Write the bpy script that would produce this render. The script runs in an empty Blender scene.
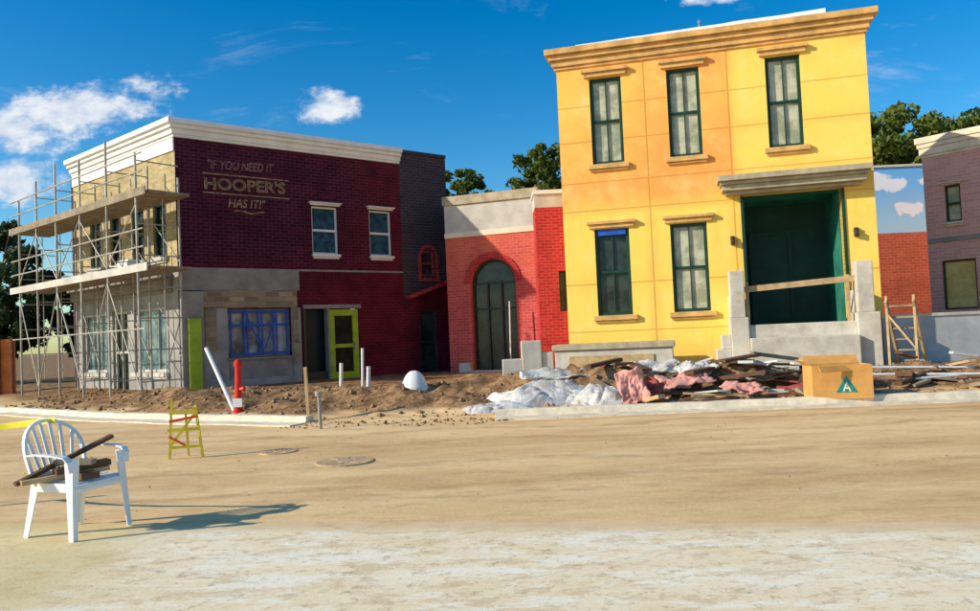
import bpy, math, random
import numpy as np
from mathutils import Matrix, Vector, noise
random.seed(7)
scn=bpy.context.scene
COL=scn.collection
pi=math.pi
# ---------------------------------------------------------------- materials
class NT:
    def __init__(s,name):
        s.m=bpy.data.materials.new(name); s.m.use_nodes=True
        s.t=s.m.node_tree; s.b=s.t.nodes['Principled BSDF']; s.out=s.t.nodes['Material Output']
        s.tc=s.t.nodes.new('ShaderNodeTexCoord')
    def n(s,typ,**k):
        x=s.t.nodes.new(typ)
        for a,v in k.items(): setattr(x,a,v)
        return x
    def l(s,a,b): s.t.links.new(a,b)
    def val(s,sock,v):
        if isinstance(v,bpy.types.NodeSocket): s.l(v,sock)
        else: sock.default_value=v
    def math(s,op,a,b=None,c=None,clamp=False):
        x=s.n('ShaderNodeMath',operation=op); x.use_clamp=clamp
        s.val(x.inputs[0],a)
        if b is not None: s.val(x.inputs[1],b)
        if c is not None: s.val(x.inputs[2],c)
        return x.outputs[0]
    def mr(s,v,a,b,c=0,d=1,smooth=True):
        x=s.n('ShaderNodeMapRange'); x.interpolation_type='SMOOTHSTEP' if smooth else 'LINEAR'
        s.val(x.inputs['Value'],v)
        for i,k in ((1,a),(2,b),(3,c),(4,d)): x.inputs[i].default_value=k
        return x.outputs[0]
    def noise(s,scale,detail=5,rough=.6,vec=None,stretch=None,dist=0):
        v=vec if vec is not None else s.tc.outputs['Object']
        if stretch:
            mp=s.n('ShaderNodeMapping'); mp.inputs['Scale'].default_value=stretch; s.l(v,mp.inputs['Vector']); v=mp.outputs[0]
        x=s.n('ShaderNodeTexNoise'); x.inputs['Scale'].default_value=scale; x.inputs['Detail'].default_value=detail
        x.inputs['Roughness'].default_value=rough; x.inputs['Distortion'].default_value=dist
        s.l(v,x.inputs['Vector']); return x.outputs['Fac']
    def mix(s,f,a,b,mode='MIX'):
        x=s.n('ShaderNodeMix'); x.data_type='RGBA'; x.blend_type=mode
        s.val(x.inputs[0],f)
        for i,v in ((6,a),(7,b)):
            if isinstance(v,tuple): x.inputs[i].default_value=(v+(1,))[:4]
            else: s.l(v,x.inputs[i])
        return x.outputs[2]
    def xyz(s):
        x=s.n('ShaderNodeSeparateXYZ'); s.l(s.tc.outputs['Object'],x.inputs[0]); return x.outputs
    def fin(s,col,rough=.8,bump=None,bs=.3,bd=.02,metal=0,spec=.3):
        s.val(s.b.inputs['Base Color'],(col+(1,))[:4] if isinstance(col,tuple) else col)
        s.val(s.b.inputs['Roughness'],rough); s.b.inputs['Metallic'].default_value=metal
        s.b.inputs['Specular IOR Level'].default_value=spec
        if bump is not None:
            x=s.n('ShaderNodeBump'); x.inputs['Strength'].default_value=bs; x.inputs['Distance'].default_value=bd
            s.l(bump,x.inputs['Height']); s.l(x.outputs[0],s.b.inputs['Normal'])
        return s.m
def plain(name,c,var=.25,scale=3,rough=.75,bs=.25,bscale=25,metal=0,spec=.3,dirt=.3,dirtcol=(.25,.17,.09)):
    t=NT(name); a=t.noise(scale,6,.65); b=t.noise(bscale,5,.7)
    dk=tuple(x*(1-var) for x in c); lt=tuple(min(1,x*(1+var*.5)) for x in c)
    col=t.mix(t.mr(a,.3,.7),dk,lt)
    if dirt>0:
        d=t.noise(scale*.6+1.3,8,.75); col=t.mix(t.math('MULTIPLY',t.mr(d,.5,.75),dirt),col,dirtcol)
    rr=t.math('ADD',t.math('MULTIPLY',b,.2),rough-.1)
    return t.fin(col,rr,b,bs,.01,metal,spec)
def brick(name,c1,c2,mortar,extra=None,bw=.23,rh=.078,ms=.008,off=.5,patch=.5):
    t=NT(name); s=t.xyz()
    cx=t.n('ShaderNodeCombineXYZ'); t.l(t.math('ADD',s[0],s[1]),cx.inputs[0]); t.l(s[2],cx.inputs[1])
    br=t.n('ShaderNodeTexBrick'); t.l(cx.outputs[0],br.inputs['Vector'])
    br.offset=off
    br.inputs['Color1'].default_value=c1+(1,); br.inputs['Color2'].default_value=c2+(1,); br.inputs['Mortar'].default_value=mortar+(1,)
    br.inputs['Scale'].default_value=1; br.inputs['Brick Width'].default_value=bw; br.inputs['Row Height'].default_value=rh
    br.inputs['Mortar Size'].default_value=ms; br.inputs['Mortar Smooth'].default_value=.2; br.inputs['Bias'].default_value=0
    col=br.outputs['Color']
    if extra: col=extra(t,s,col)
    n1=t.noise(1.1,8,.7); col=t.mix(t.mr(n1,.35,.75,0,patch),col,tuple(x*.4 for x in c1))
    n2=t.noise(7,6,.8); col=t.mix(t.mr(n2,.52,.78,0,.4),col,tuple(min(1,x*1.7+.05) for x in c2))
    h=t.math('SUBTRACT',t.math('MULTIPLY',n2,.4),br.outputs['Fac'])
    return t.fin(col,.88,h,.6,.015,0,.15)

def ex_purple(t,s,col):
    f=t.mr(s[0],3.5,8.0,0,.6); g=t.mr(s[2],4.0,3.2)
    n=t.noise(.7,6,.65)
    k=t.math('MAXIMUM',f,t.math('MULTIPLY',g,.85)); k=t.math('ADD',k,t.math('MULTIPLY_ADD',n,1.0,-.5),clamp=True)
    return t.mix(k,col,t.mix(.55,col,(.25,.011,.020),))
M={}
M['purple']=brick('purple_brick',(.085,.010,.026),(.040,.005,.017),(.15,.05,.078),ex_purple,bw=.26,rh=.098,ms=.009,patch=.8)
M['darkbrick']=brick('dark_brick',(.085,.05,.052),(.04,.037,.055),(.13,.11,.11),bw=.26,rh=.098,ms=.009)
M['redbrick']=brick('red_brick',(.60,.035,.035),(.44,.022,.026),(.50,.16,.13),bw=.24,rh=.09)
def ex_or(t,s,col):
    f=t.mr(s[2],2.6,4.2); n=t.noise(.8,5,.6)
    return t.mix(t.math('MULTIPLY',f,t.mr(n,.3,.6,.0,.5)),col,(.80,.20,.08))
M['orangebrick']=brick('orange_brick',(.74,.11,.09),(.58,.065,.06),(.68,.28,.23),ex_or,bw=.24,rh=.09)
M['tanbrick']=brick('tan_brick',(.46,.34,.19),(.22,.16,.10),(.30,.26,.2),bw=.42,rh=.14,ms=.012)
M['creambrick']=brick('cream_brick',(.60,.47,.22),(.42,.29,.13),(.55,.47,.32),patch=.75)
M['muralbrick']=brick('coral_brick',(.74,.15,.07),(.62,.10,.05),(.70,.32,.20),bw=.26,rh=.098)
M['mauve']=brick('mauve_brick',(.80,.38,.30),(.68,.30,.25),(.80,.54,.45),bw=.26,rh=.098,patch=.25)
def yellow():
    t=NT('yellow_painted_stucco'); s=t.xyz(); x,z=s[0],s[2]
    n=t.noise(.9,6,.6); n2=t.noise(5,8,.75); n3=t.noise(3.5,8,.7,stretch=(1,1,.18)); n4=t.noise(1.7,5,.6)
    Y=(.98,.66,.12); O=(.96,.38,.085)
    f1=t.math('MULTIPLY',t.mr(x,4.65,4.45),t.mr(z,4.3,5.2))
    f1=t.math('MULTIPLY',f1,t.mr(x,1.6,3.0,.75,1.1))
    f2=t.math('MULTIPLY',f1,t.mr(z,9.2,5.4,.5,1.0))
    band=t.mr(t.math('ABSOLUTE',t.math('SUBTRACT',z,5.0)),.1,.8,.30,0)
    top=t.mr(z,7.6,8.5,0,.32)
    k=t.math('ADD',t.math('ADD',f2,band),top); k=t.math('ADD',k,t.math('MULTIPLY_ADD',n,1.1,-.58),clamp=True)
    col=t.mix(k,Y,O)
    col=t.mix(t.mr(n4,.45,.72,0,.4),col,(1.0,.74,.27))
    col=t.mix(t.mr(n2,.5,.8,0,.3),col,(1.0,.80,.36))
    col=t.mix(t.mr(n3,.52,.85,0,.40),col,(.50,.24,.06))
    g=None
    for v in (2.44,4.52):
        d=t.mr(t.math('ABSOLUTE',t.math('SUBTRACT',x,v)),.012,.028,1,0); g=d if g is None else t.math('MAXIMUM',g,d)
    for v in (1.35,2.6,4.55,5.3,6.4,7.35):
        d=t.mr(t.math('ABSOLUTE',t.math('SUBTRACT',z,v)),.010,.024,1,0); g=t.math('MAXIMUM',g,d)
    edge_tint=None
    for v in (2.44,4.52):
        d=t.mr(t.math('ABSOLUTE',t.math('SUBTRACT',x,v)),.0,.3,.32,0); edge_tint=d if edge_tint is None else t.math('MAXIMUM',edge_tint,d)
    for v in (2.6,4.55,6.4):
        d=t.mr(t.math('ABSOLUTE',t.math('SUBTRACT',z,v)),.0,.28,.28,0); edge_tint=t.math('MAXIMUM',edge_tint,d)
    edge_tint=t.math('MULTIPLY',edge_tint,t.mr(n4,.3,.6,.4,1.2))
    col=t.mix(edge_tint,col,(.92,.42,.07))  # orange paint airbrushed softly along the panel score lines
    col=t.mix(t.math('MULTIPLY',g,.40),col,(.42,.18,.03))
    h=t.math('SUBTRACT',t.math('MULTIPLY',n2,.35),g)
    return t.fin(col,.75,h,.35,.02,0,.2)
M['yellow']=yellow()
M['ochre']=plain('ochre_trim',(.74,.42,.14),.3,2.5,.6,.2,20,dirt=.45,dirtcol=(.35,.16,.05))
M['stonegold']=plain('tan_stone_trim',(.48,.40,.27),.3,3,.8,.3,20,dirt=.4)
M['white']=plain('white_paint',(.80,.78,.74),.1,2,.5,.15,18,dirt=.25,dirtcol=(.45,.38,.3))
M['membrane']=plain('white_membrane',(.85,.86,.88),.1,2,.5,.4,8,dirt=.1)
M['cream']=plain('cream_plaster',(.82,.70,.50),.12,2,.75,.2,20,dirt=.3)
M['beige']=plain('beige_cornice_plaster',(.80,.64,.46),.15,2,.75,.2,20,dirt=.3)
M['greyplaster']=plain('grey_plaster',(.30,.265,.235),.25,2,.85,.3,14,dirt=.35)
M['palegrey']=plain('pale_grey_plaster',(.58,.54,.47),.2,1.5,.85,.3,14,dirt=.3)
M['midgrey']=plain('grey_render_coat',(.36,.34,.31),.3,1.2,.85,.3,14,dirt=.4)
M['concrete']=plain('cast_concrete',(.62,.56,.46),.25,1.6,.9,.4,22,dirt=.5)
M['bluegrey']=plain('blue_grey_block',(.52,.51,.50),.2,1.4,.9,.3,22,dirt=.3)
M['kerb']=plain('kerb_concrete',(.82,.71,.53),.25,3.2,.9,.4,18,dirt=.8,dirtcol=(.60,.42,.22))
M['green']=plain('dark_green_frame',(.010,.05,.03),.2,4,.4,.1,20,dirt=.0)
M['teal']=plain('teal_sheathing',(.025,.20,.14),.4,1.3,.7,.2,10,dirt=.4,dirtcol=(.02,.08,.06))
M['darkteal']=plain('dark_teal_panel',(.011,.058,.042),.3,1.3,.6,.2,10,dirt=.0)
M['lime']=plain('lime_paint',(.36,.50,.02),.25,3,.4,.1,20,dirt=.25)
M['black']=plain('black_interior',(.010,.010,.012),.3,2,.5,.1,10,dirt=0)
M['bluetape']=plain('blue_tape',(.02,.10,.50),.3,6,.6,.2,20,dirt=.2,dirtcol=(.02,.04,.12))
M['wood']=plain('raw_timber',(.56,.38,.19),.3,4,.8,.3,30,dirt=.3)
M['darkwood']=plain('wet_timber',(.14,.07,.035),.4,6,.8,.4,40,dirt=.2)
M['steel']=plain('dull_galvanised_steel',(.42,.39,.33),.35,3,.55,.1,20,metal=.15,dirt=.45,dirtcol=(.34,.22,.08))
M['plank']=plain('weathered_plank',(.30,.235,.16),.35,3,.85,.3,20,dirt=.4)
M['plastic']=plain('white_plastic',(.84,.84,.82),.04,3,.38,.05,30,spec=.5,dirt=.2,dirtcol=(.5,.42,.3))
M['pvc']=plain('white_pvc',(.80,.79,.76),.06,3,.45,.05,20,dirt=.35)
M['red']=plain('red_enamel',(.65,.02,.015),.2,5,.4,.1,20,dirt=.2)
M['hazyellow']=plain('safety_yellow',(.80,.66,.04),.2,5,.5,.1,20,dirt=.35)
M['hazred']=plain('orange_red_tape',(.80,.10,.03),.2,5,.5,.1,20,dirt=.1)
M['pink']=plain('pink_insulation',(.72,.33,.27),.3,4,.95,.9,12,dirt=.6,dirtcol=(.50,.38,.28))
M['salmon']=plain('red_sheet',(.45,.09,.07),.35,4,.9,.6,12,dirt=.4)
M['card']=plain('cardboard',(.72,.36,.10),.2,2,.85,.2,12,dirt=.4)
M['tealprint']=plain('teal_print',(.015,.26,.22),.1,5,.7,.05,12,dirt=.2)
M['iron']=plain('dusty_cast_iron',(.58,.40,.22),.3,5,.9,.6,30,dirt=.5,dirtcol=(.35,.23,.12))
M['rust']=plain('rust_panel',(.60,.16,.04),.3,1.5,.8,.3,12,dirt=.2)
M['fixture']=plain('dark_bronze',(.05,.04,.03),.2,5,.5,.1,20,dirt=0)
M['bark']=plain('bark',(.10,.07,.05),.4,4,.95,1,12,dirt=.0)
M['stone']=plain('clod',(.34,.20,.10),.45,3,.95,.6,10,dirt=.2)
def tarp():
    t=NT('translucent_tarp'); n=t.noise(3,8,.7); n2=t.noise(5,6,.6,dist=1.5); n3=t.noise(2,8,.7)
    col=t.mix(t.mr(n,.35,.7),(.50,.45,.39),(.80,.77,.73)); col=t.mix(t.mr(n3,.55,.72,0,.6),col,(.40,.28,.17))
    return t.fin(col,.5,n2,.6,.05,0,.4)
M['tarp']=tarp()
def glass(name,a,b,sc=2.0,rough=.12,spec=.5):
    t=NT(name); n=t.noise(sc,4,.6); n2=t.noise(.9,3,.5)
    return t.fin(t.mix(t.mr(n,.35,.65),a,b),rough,n2,.2,.04,0,spec)
M['film']=glass('filmed_glass',(.30,.31,.20),(.58,.55,.38),3,.35)
M['glassdark']=glass('dark_glass',(.010,.016,.014),(.045,.06,.05),2,.15,.35)
M['glassdoor']=glass('matt_dark_glass',(.006,.008,.006),(.03,.03,.02),2,.5,.1)
M['glassblue']=glass('blue_filmed_glass',(.006,.035,.07),(.02,.10,.15),5,.45,.12)
M['glasstan']=glass('papered_shop_glass',(.16,.10,.06),(.56,.50,.44),1.6,.4,.2)
M['glasssf']=glass('shopfront_glass',(.05,.12,.15),(.20,.30,.30),2,.15)
M['glassyel']=glass('papered_glass',(.60,.42,.12),(.75,.58,.22),3,.4)
def mural():
    t=NT('sky_mural_paint'); s=t.xyz()
    n=t.noise(3.2,3,.5); g=t.mr(s[2],4.3,6.7); dn=None
    for a0,b0,ra,rb in ((1.25,6.25,.75,.32),(1.95,6.12,.50,.26),(2.45,5.25,.55,.28),(.9,5.0,.3,.12),(3.2,6.2,.4,.2),(.4,5.9,.3,.12)):
        dx=t.math('DIVIDE',t.math('SUBTRACT',s[0],a0),ra); dy=t.math('DIVIDE',t.math('SUBTRACT',s[2],b0),rb)
        r=t.math('SUBTRACT',1.0,t.math('ADD',t.math('MULTIPLY',dx,dx),t.math('MULTIPLY',dy,dy)))
        dn=r if dn is None else t.math('MAXIMUM',dn,r)
    dn=t.math('ADD',dn,t.math('MULTIPLY_ADD',n,3.0,-1.5))
    base=t.mix(g,(.50,.78,.94),(.20,.52,.88))
    return t.fin(t.mix(t.mr(dn,-.1,.35),base,(1.0,.98,.95)),.8,t.noise(20),.15,.01)
M['mural']=mural()
def faded(name,c,under=(.075,.010,.025)):
    t=NT(name); n=t.noise(8,9,.8); n2=t.noise(2,4,.6)
    f=t.math('MULTIPLY',t.mr(n,.34,.60,.2,.9),t.mr(n2,.3,.6,.6,1))
    return t.fin(t.mix(f,under,c),.85,n,.2,.01,0,.15)
M['letter']=faded('faded_grey_lettering',(.36,.19,.18))
M['letterbig']=faded('faded_gold_lettering',(.60,.45,.20))
M['letterfill']=faded('faded_dark_lettering',(.22,.10,.07))
def leafm(name,a,b):
    t=NT(name); n=t.noise(.9,4,.7); n2=t.noise(6,3,.6)
    col=t.mix(t.math('MULTIPLY_ADD',n2,.5,t.math('MULTIPLY_ADD',n,1.4,-.5),clamp=True),a,b)
    t.fin(col,.55,None,spec=.3)
    tr=t.n('ShaderNodeBsdfTranslucent'); t.l(col,tr.inputs[0]); ms=t.n('ShaderNodeMixShader'); ms.inputs[0].default_value=.25
    t.l(t.b.outputs[0],ms.inputs[1]); t.l(tr.outputs[0],ms.inputs[2]); t.l(ms.outputs[0],t.out.inputs['Surface'])
    return t.m
M['leaf']=leafm('oak_leaves',(.04,.085,.012),(.22,.23,.03))
M['leafdark']=leafm('dark_leaves',(.015,.04,.015),(.07,.11,.03))
def groundm():
    t=NT('packed_dirt'); s=t.xyz()
    a=t.noise(.35,8,.65,stretch=(.5,1.6,1)); b=t.noise(2.6,10,.8,stretch=(.6,1.2,1)); c=t.noise(28,6,.75); e=t.noise(.9,9,.8,stretch=(.35,2.0,1))
    col=t.mix(t.mr(a,.35,.65),(.68,.43,.195),(.90,.62,.31))
    col=t.mix(t.mr(b,.48,.66,0,.55),col,(.52,.31,.14))
    col=t.mix(t.mr(e,.5,.64,0,.45),col,(.98,.74,.42))
    col=t.mix(t.mr(c,.5,.7,0,.4),col,(.94,.72,.44))
    f=t.mr(s[2],.05,.13); d=t.noise(3.5,10,.85)
    soil=t.mix(t.mr(d,.42,.60),(.095,.045,.020),(.46,.26,.125))
    col=t.mix(t.math('MULTIPLY',f,.92),col,soil)
    w=t.noise(.5,2,.5); yy=t.math('ADD',s[1],t.math('MULTIPLY_ADD',w,1.4,-.7))
    for v,k in ((6.9,.25),(7.4,.35),(8.6,.35),(10.3,.35),(11.6,.45),(12.3,.3)):
        tr=t.mr(t.math('ABSOLUTE',t.math('SUBTRACT',yy,v)),.03,.22,k,0)
        col=t.mix(t.math('MULTIPLY',tr,t.mr(b,.38,.55)),col,(.42,.25,.11))
    h=t.math('ADD',t.math('MULTIPLY',b,1.0),t.math('MULTIPLY',c,.4))
    return t.fin(col,.95,h,.42,.03,0,.1)
M['ground']=groundm()
def pavem():
    t=NT('dusty_concrete'); s=t.xyz()
    a=t.noise(.8,9,.7,stretch=(.7,1.3,1)); b=t.noise(4.0,10,.82,stretch=(.7,1.3,1)); c=t.noise(45,6,.75); e=t.noise(1.5,10,.85,stretch=(.6,1.8,1)); g=t.noise(9,9,.85)
    col=t.mix(t.mr(a,.3,.7),(.92,.73,.45),(1.0,.85,.59))
    col=t.mix(t.mr(e,.50,.55,0,.75),col,(1.0,.94,.77))
    col=t.mix(t.mr(b,.51,.57,0,.6),col,(.70,.50,.27))
    col=t.mix(t.mr(g,.55,.61,0,.65),col,(.46,.33,.18))
    col=t.mix(t.mr(c,.50,.70,0,.45),col,(.62,.46,.27))
    yy=t.math('MULTIPLY_ADD',s[0],.176,s[1]); ed=t.math('ADD',yy,t.math('MULTIPLY_ADD',e,.7,-.35))
    col=t.mix(t.mr(ed,5.35,5.65,0,.8),col,(.80,.56,.29))
    lf=t.math('ADD',s[0],t.math('MULTIPLY_ADD',a,2.0,-1.0)); lf=t.mr(lf,-2.0,-3.2,0,.6)
    col=t.mix(lf,col,(.68,.53,.22))
    vo=t.n('ShaderNodeTexVoronoi',feature='DISTANCE_TO_EDGE'); mp=t.n('ShaderNodeMapping'); mp.inputs['Scale'].default_value=(.5,.8,1); t.l(t.tc.outputs['Object'],mp.inputs[0])
    ad=t.n('ShaderNodeVectorMath',operation='ADD'); t.l(mp.outputs[0],ad.inputs[0]); cb=t.n('ShaderNodeCombineXYZ'); t.l(t.math('MULTIPLY',b,.35),cb.inputs[0]); t.l(t.math('MULTIPLY',e,.35),cb.inputs[1]); t.l(cb.outputs[0],ad.inputs[1])
    t.l(ad.outputs[0],vo.inputs['Vector']); vo.inputs['Scale'].default_value=.9
    j=t.math('MULTIPLY',t.mr(vo.outputs['Distance'],.001,.006,.45,0),t.mr(a,.42,.55))
    col=t.mix(j,col,(.36,.26,.15))
    h=t.math('ADD',t.math('MULTIPLY',b,.8),t.math('MULTIPLY',c,.5))
    return t.fin(col,.95,h,.32,.02,0,.1)
M['pave']=pavem()
# ---------------------------------------------------------------- mesh builder
class MB:
    def __init__(s): s.v=[]; s.f=[]; s.mi=[]; s.cur=0
    def face(s,pts):
        b=len(s.v); s.v+= [tuple(p) for p in pts]; s.f.append(tuple(range(b,b+len(pts)))); s.mi.append(s.cur)
    def box(s,x0,x1,y0,y1,z0,z1):
        b=len(s.v)
        s.v+=[(x0,y0,z0),(x1,y0,z0),(x1,y1,z0),(x0,y1,z0),(x0,y0,z1),(x1,y0,z1),(x1,y1,z1),(x0,y1,z1)]
        for q in ((0,3,2,1),(4,5,6,7),(0,1,5,4),(1,2,6,5),(2,3,7,6),(3,0,4,7)):
            s.f.append(tuple(b+i for i in q)); s.mi.append(s.cur)
        return s
    def prism(s,poly,z0,z1):
        b=len(s.v); n=len(poly)
        s.v+=[(x,y,z0) for x,y in poly]+[(x,y,z1) for x,y in poly]
        s.f.append(tuple(b+i for i in range(n-1,-1,-1))); s.f.append(tuple(b+n+i for i in range(n))); s.mi+=[s.cur]*2
        for i in range(n): k=(i+1)%n; s.f.append((b+i,b+k,b+n+k,b+n+i)); s.mi.append(s.cur)
        return s
    def obox(s,c,size,rot):
        m=Matrix.Translation(c)@rot.to_4x4(); b=len(s.v)
        hx,hy,hz=[k/2 for k in size]
        for p in ((-hx,-hy,-hz),(hx,-hy,-hz),(hx,hy,-hz),(-hx,hy,-hz),(-hx,-hy,hz),(hx,-hy,hz),(hx,hy,hz),(-hx,hy,hz)):
            s.v.append(tuple(m@Vector(p)))
        for q in ((0,3,2,1),(4,5,6,7),(0,1,5,4),(1,2,6,5),(2,3,7,6),(3,0,4,7)):
            s.f.append(tuple(b+i for i in q)); s.mi.append(s.cur)
        return s
    def beam(s,p,q,w,t):
        p=Vector(p);q=Vector(q);d=q-p
        rot=d.to_track_quat('X','Z').to_matrix(); return s.obox((p+q)/2,(d.length,w,t),rot)
    def tube(s,pts,r,n=8,cap=True):
        pts=[Vector(p) for p in pts]; rs=r if isinstance(r,(list,tuple)) else [r]*len(pts); b=len(s.v)
        for i,p in enumerate(pts):
            a=pts[max(0,i-1)]; c=pts[min(len(pts)-1,i+1)]; d=(c-a).normalized()
            up=Vector((0,0,1)) if abs(d.z)<.95 else Vector((1,0,0))
            e1=d.cross(up).normalized(); e2=d.cross(e1).normalized()
            for k in range(n):
                a_=2*pi*k/n; s.v.append(tuple(p+(e1*math.cos(a_)+e2*math.sin(a_))*rs[i]))
        for i in range(len(pts)-1):
            for k in range(n):
                k2=(k+1)%n; s.f.append((b+i*n+k,b+i*n+k2,b+(i+1)*n+k2,b+(i+1)*n+k)); s.mi.append(s.cur)
        if cap:
            s.f.append(tuple(b+k for k in range(n))); s.f.append(tuple(b+(len(pts)-1)*n+k for k in range(n-1,-1,-1))); s.mi+=[s.cur]*2
        return s
    def strip(s,pts,sides,w,t):
        pts=[Vector(p) for p in pts]; b=len(s.v); ws=w if isinstance(w,(list,tuple)) else [w]*len(pts)
        for i,p in enumerate(pts):
            d=(pts[min(len(pts)-1,i+1)]-pts[max(0,i-1)]).normalized(); sd=Vector(sides[i] if isinstance(sides,list) else sides)
            sd=(sd-d*sd.dot(d)).normalized(); nn=d.cross(sd)
            for a,c in ((-1,-1),(1,-1),(1,1),(-1,1)): s.v.append(tuple(p+sd*a*ws[i]/2+nn*c*t/2))
        for i in range(len(pts)-1):
            for k in range(4):
                k2=(k+1)%4; s.f.append((b+i*4+k,b+i*4+k2,b+(i+1)*4+k2,b+(i+1)*4+k)); s.mi.append(s.cur)
        n=(len(pts)-1)*4; s.f.append((b+3,b+2,b+1,b)); s.f.append((b+n,b+n+1,b+n+2,b+n+3)); s.mi+=[s.cur]*2
        return s
    def wall(s,u0,u1,z0,z1,holes=(),t=.25,y=0.0):
        xs=sorted({u0,u1,*[h[0] for h in holes],*[h[1] for h in holes]}); zs=sorted({z0,z1,*[h[2] for h in holes],*[h[3] for h in holes]})
        def full(i,j):
            if i<0 or j<0 or i>=len(xs)-1 or j>=len(zs)-1: return False
            cx=(xs[i]+xs[i+1])/2; cz=(zs[j]+zs[j+1])/2
            return not any(h[0]<cx<h[1] and h[2]<cz<h[3] for h in holes)
        a,b=y,y+t
        for i in range(len(xs)-1):
            for j in range(len(zs)-1):
                if not full(i,j): continue
                X0,X1,Z0,Z1=xs[i],xs[i+1],zs[j],zs[j+1]
                s.face([(X0,a,Z0),(X1,a,Z0),(X1,a,Z1),(X0,a,Z1)]); s.face([(X1,b,Z0),(X0,b,Z0),(X0,b,Z1),(X1,b,Z1)])
                if not full(i-1,j): s.face([(X0,b,Z0),(X0,a,Z0),(X0,a,Z1),(X0,b,Z1)])
                if not full(i+1,j): s.face([(X1,a,Z0),(X1,b,Z0),(X1,b,Z1),(X1,a,Z1)])
                if not full(i,j-1): s.face([(X0,b,Z0),(X1,b,Z0),(X1,a,Z0),(X0,a,Z0)])
                if not full(i,j+1): s.face([(X0,a,Z1),(X1,a,Z1),(X1,b,Z1),(X0,b,Z1)])
        return s
    def obj(s,name,mats,parent=None,frame=None,smooth=False,bevel=0,label=None):
        me=bpy.data.meshes.new(name); me.from_pydata(s.v,[],s.f); 
        for m in (mats if isinstance(mats,list) else [mats]): me.materials.append(M[m])
        for p,i in zip(me.polygons,s.mi): p.material_index=i; p.use_smooth=smooth
        me.update(); o=bpy.data.objects.new(name,me); COL.objects.link(o)
        if parent is not None: o.parent=parent
        if frame is not None: o.matrix_local=frame
        if bevel:
            b=o.modifiers.new('bevel','BEVEL'); b.width=bevel; b.segments=2; b.limit_method='ANGLE'
        if label: o['label']=label
        return o
def thing(name,label,cat,loc=(0,0,0),rz=0,group=None):
    e=bpy.data.objects.new(name,None); COL.objects.link(e); e.empty_display_size=.3
    e.location=loc; e.rotation_euler=(0,0,rz); e['label']=label; e['category']=cat
    if group: e['group']=group
    return e
def tag(o,label,cat,group=None):
    o['label']=label; o['category']=cat
    if group: o['group']=group
    return o
def win(parent,u0,u1,z0,z1,glassm='film',framem='green',fw=.07,bars=1,vb=0,recess=.10,sill=None,head=None,frame=None,label=None,trimext=.12,sillh=.13,headh=.2,tape=False):
    g=MB().box(u0+.01,u1-.01,recess+.05,recess+.07,z0+.01,z1-.01).obj('window',glassm,parent,frame,label=label)
    f=MB(); a,b=recess-.03,recess+.04
    f.box(u0,u0+fw,a,b,z0,z1); f.box(u1-fw,u1,a,b,z0,z1)
    f.box(u0+fw,u1-fw,a+.002,b,z0,z0+fw); f.box(u0+fw,u1-fw,a+.002,b,z1-fw,z1)
    for i in range(bars):
        zz=z0+(z1-z0)*(i+1)/(bars+1); f.box(u0+fw,u1-fw,a+.012,b,zz-.035,zz+.035)
    for i in range(vb):
        xx=u0+(u1-u0)*(i+1)/(vb+1); f.box(xx-.012,xx+.012,a+.018,b,z0+fw,z1-fw)
    f.obj('frame',framem,g,bevel=.006)
    if sill: 
        MB().box(u0-trimext,u1+trimext,-.11,.03,z0-sillh,z0-.005).box(u0-trimext+.04,u1+trimext-.04,-.06,.02,z0-sillh-.06,z0-sillh-.003).obj('sill',sill,g,bevel=.01)
    if head:
        MB().box(u0-trimext-.02,u1+trimext+.02,-.08,.0-.002,z1+.02,z1+headh*.6).box(u0-trimext-.07,u1+trimext+.07,-.14,-.002,z1+headh*.6+.003,z1+headh).obj('lintel',head,g,bevel=.01)
    return g
def cornice(parent,u0,u1,prof,m,frame=None,e0=1,e1=1,back=.3):
    b=MB()
    for z0,z1,p in prof: b.box(u0-p*e0,u1+p*e1,-p,back,z0,z1-.003)
    return b.obj('cornice',m,parent,frame,bevel=.012)

# ---------------------------------------------------------------- ground
KL=[(-60,60),(-16,23),(-12.4,19.2),(-8.4,16.2),(-5.5,14.5),(-3.4,13.4),(0,12.95),(2.1,12.95),(5.1,12.8),(8,12.7),(20,12.2),(80,10)]
def kerb_y(x):
    for (a,b),(c,d) in zip(KL,KL[1:]):
        if x<=c: return b+(d-b)*(x-a)/(c-a)
    return 10
MO=[(-4.6,16.2,2.0,.9,.26),(-8,18.6,2,1,.22),(-2.4,15.2,1.6,.8,.26),(-.8,16.3,1.0,.7,.16),(3.2,15.6,2.6,.8,.30),(1.0,15.6,1.6,.7,.28),(5.8,15.6,1.5,.9,.27),(9.2,15.6,1.8,1,.26),(-6.5,16.6,1,.6,.16),(12,16,2,1,.22),(-.9,14.6,.9,.5,.14)]
def gh(x,y):
    s=y-kerb_y(x)
    rough=noise.fractal(Vector((x*.9,y*.9,3)),.9,2.1,5)
    if s<0:
        return .010*noise.fractal(Vector((x*.6,y*1.2,0)),1,2,4)-.012
    k=min(1,s/5); k=k*k*(3-2*k); e=min(1,s/.5)
    z=.05*e+.2*k
    for a,b,rx,ry,h in MO:
        q=((x-a)/rx)**2+((y-b)/ry)**2
        if q<9: z+=h*math.exp(-q)*(1+.7*rough)
    z+=e*.065*rough*(1 if y<20 else .4)
    if -3.3<x<0: z=z if s>.6 else z*.6
    return z
def axis(lo,hi,step,far_lo,far_hi):
    a=list(np.arange(lo,hi+1e-6,step)); d=step; v=hi
    out=list(a)
    while v<far_hi: d*=1.35; v+=d; out.append(v)
    d=step; v=lo; pre=[]
    while v>far_lo: d*=1.35; v-=d; pre.append(v)
    return pre[::-1]+out
xs=axis(-16,15,.10,-700,700); ys=axis(6.2,20,.09,-300,900)
V=[];F=[]
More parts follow.
